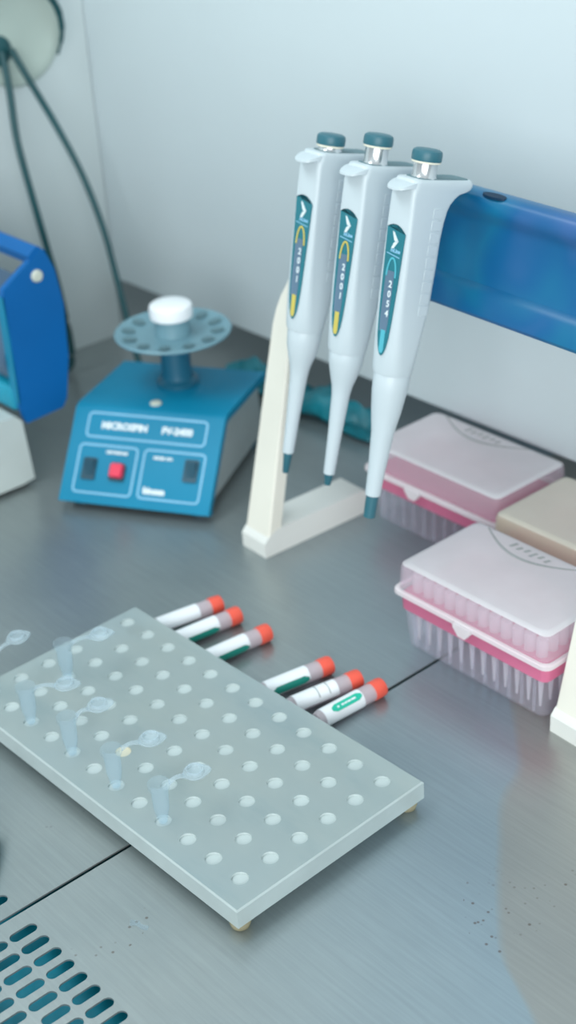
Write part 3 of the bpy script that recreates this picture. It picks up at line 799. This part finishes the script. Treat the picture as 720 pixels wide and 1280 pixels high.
# ------------------------------------------------------------------ cable port on the left wall and cables
PC = Vector((-1.197, .702, .3165))
MX = Matrix.Translation(PC) @ Matrix.Rotation(pi/2, 4, 'Y')
port = thing('cable_port', 'round pale cable port cover on the left wall near the top corner', 'cable port', MX)
bm = bmesh.new(); lathe(bm, [(.0485, 0), (.0485, .003), (.0465, .0055), (.040, .0065), (.038, .0055), (.010, .0055)], 48); obj('cover', bm, MT['port'], port)
bm = bmesh.new(); lathe(bm, [(.0130, .005), (.0135, .008), (.010, .011), (.004, .012)], 20, Matrix.Translation((.0125, -.0215, 0))); obj('grommet', bm, MT['cable'], port)
def cable(pts, r, label):
    bm = bmesh.new(); tube(bm, pts, r, 10, 8); return tag(obj('cable', bm, MT['cable'], smooth=60), label, 'cable', 'dark cables hanging on the left wall')
E0 = Vector((-1.184, .6805, .304))
cable([E0, (-1.176, .678, .270), (-1.165, .672, .230), (-1.157, .674, .182), (-1.152, .679, .132), (-1.150, .685, .083), (-1.152, .69, .020), (-1.155, .68, .0036), (-1.16, .64, .0034)], .0033, 'dark teal cable dropping from the port and passing behind the blue mixer')
cable([E0+Vector((.002, .0085, .001)), (-1.172, .698, .276), (-1.160, .712, .235), (-1.142, .722, .189), (-1.122, .724, .143), (-1.104, .720, .103), (-1.086, .715, .066), (-1.060, .706, .030), (-1.030, .700, .0075), (-1.000, .690, .0040), (-.985, .700, .004)], .0031, 'dark teal cable running down from the port to behind the mini centrifuge')
cable([(-1.180, .690, .380), (-1.176, .708, .365), (-1.176, .728, .349), (-1.178, .7395, .333), (-1.181, .744, .317), (-1.186, .745, .303), (-1.1905, .742, .290)], [.0036, .0036, .0034, .0032, .0028, .0020, .0012], 'short dark cable curving over the upper right rim of the wall port')

# ------------------------------------------------------------------ teal things
bm = bmesh.new()
secs = []
for i in range(41):
    f = i/40; x = -1.030+.215*f
    w = .018*(sin(pi*min(1, max(.06, f*.94+.03))))**.4*(1.05+.22*sin(13*f+1.5)); h = .019*(1+.35*sin(9*f+.5)+.2*sin(23*f))*(sin(pi*min(1, max(.05, f))))**.5+.003
    yc = .790-.002*f+.003*sin(14*f)
    secs.append([Vector((x, yc+w*cos(q)*(1+.16*sin(5*q+9*f)), .0002+max(0, h*(.5+.5*sin(q))*(1+.30*sin(4*q+17*f)+.12*sin(9*q-31*f))))) for q in [2*pi*k/20 for k in range(20)]])
loft(bm, secs)
tag(obj('wipe', bm, MT['teal_cloth'], smooth=70), 'crumpled teal wipe lying along the foot of the back wall behind the stand', 'wipe')
bm = bmesh.new()
lathe(bm, [(.004, 0), (.0085, .0015), (.0100, .005), (.0100, .030), (.0092, .036), (.006, .0395), (.002, .0402)], 24, Matrix.Translation((-.6205, .2665, .0102)) @ Matrix.Rotation(R(-40), 4, 'Z') @ Matrix.Translation((-.0175, 0, 0)) @ Matrix.Rotation(pi/2, 4, 'Y'))
tag(obj('bottle_cap', bm, MT['teal_tool'], smooth=50), 'teal rounded plastic end showing at the left edge, on the worktop before the rack', 'plastic cap')
bm = bmesh.new()
pts = [(-.006, -.001), (-.002, .002), (.001, .0012), (.005, .0035), (.0065, .001), (.003, -.001), (0, -.0008), (-.003, -.0035)]
loft(bm, [[Vector((-.5112+a, .2985+b, z)) for a, b in pts] for z in (.0001, .0006)])
tag(obj('plastic_scrap', bm, MT['tube']), 'tiny clear scrap on the bare steel beyond the slotted grille', 'scrap')

# ------------------------------------------------------------------ light, world, camera
def area(name, loc, target, sx, sy, power, col):
    d = bpy.data.lights.new(name, 'AREA'); d.shape = 'RECTANGLE'; d.size = sx; d.size_y = sy; d.energy = power; d.color = col
    o = bpy.data.objects.new(name, d); COL.objects.link(o); o.location = loc
    o.rotation_euler = (Vector(target)-Vector(loc)).to_track_quat('-Z', 'Y').to_euler()
    return o
area('cabinet_tube_light', (-1.1, -.05, 1.55), (-.60, .45, 0), 1.4, .5, 13, (.90, .99, 1.0))
area('room_light', (1.0, -1.15, .85), (-1.0, .7, .15), 2.0, 1.3, 46, (.97, 1.0, 1.0))
w = bpy.data.worlds.new('room'); scn.world = w; w.use_nodes = True
bg = w.node_tree.nodes['Background']
tc = w.node_tree.nodes.new('ShaderNodeTexCoord'); sp = w.node_tree.nodes.new('ShaderNodeSeparateXYZ')
w.node_tree.links.new(tc.outputs['Generated'], sp.inputs[0])
rp = ramp(w.node_tree, sp.outputs['Z'], [(.0, (.42, .49, .51)), (.45, (.55, .63, .655)), (1.0, (.55, .63, .66))])
w.node_tree.links.new(rp.outputs['Color'], bg.inputs['Color']); bg.inputs['Strength'].default_value = 1.0

RM = ((.6586285, .3390096, -.6717745), (.7504263, -.3616530, .5532337), (-.0553977, -.8684927, -.4925967))
cx = Vector([r[0] for r in RM]); cy = -Vector([r[1] for r in RM]); cz = -Vector([r[2] for r in RM])
cx.normalize(); cz.normalize(); cy = cz.cross(cx).normalized(); cx = cy.cross(cz)
cam = bpy.data.cameras.new('camera'); co = bpy.data.objects.new('camera', cam); COL.objects.link(co)
co.matrix_world = mat4(cx, cy, cz, Vector((0, 0, .58)))
cam.sensor_fit = 'VERTICAL'; cam.sensor_height = 36; cam.lens = 1843.6/1280*36
cam.clip_start = .02; cam.clip_end = 50
cam.dof.use_dof = True; cam.dof.focus_distance = .80; cam.dof.aperture_fstop = 6.6
scn.camera = co
scn.view_settings.view_transform = 'Standard'; scn.view_settings.look = 'None'
scn.view_settings.gamma = 1; scn.view_settings.use_curve_mapping = False
scn.view_settings.exposure = .12
scn.cycles.transparent_max_bounces = 32
scn.cycles.max_bounces = 10
scn.cycles.use_denoising = True
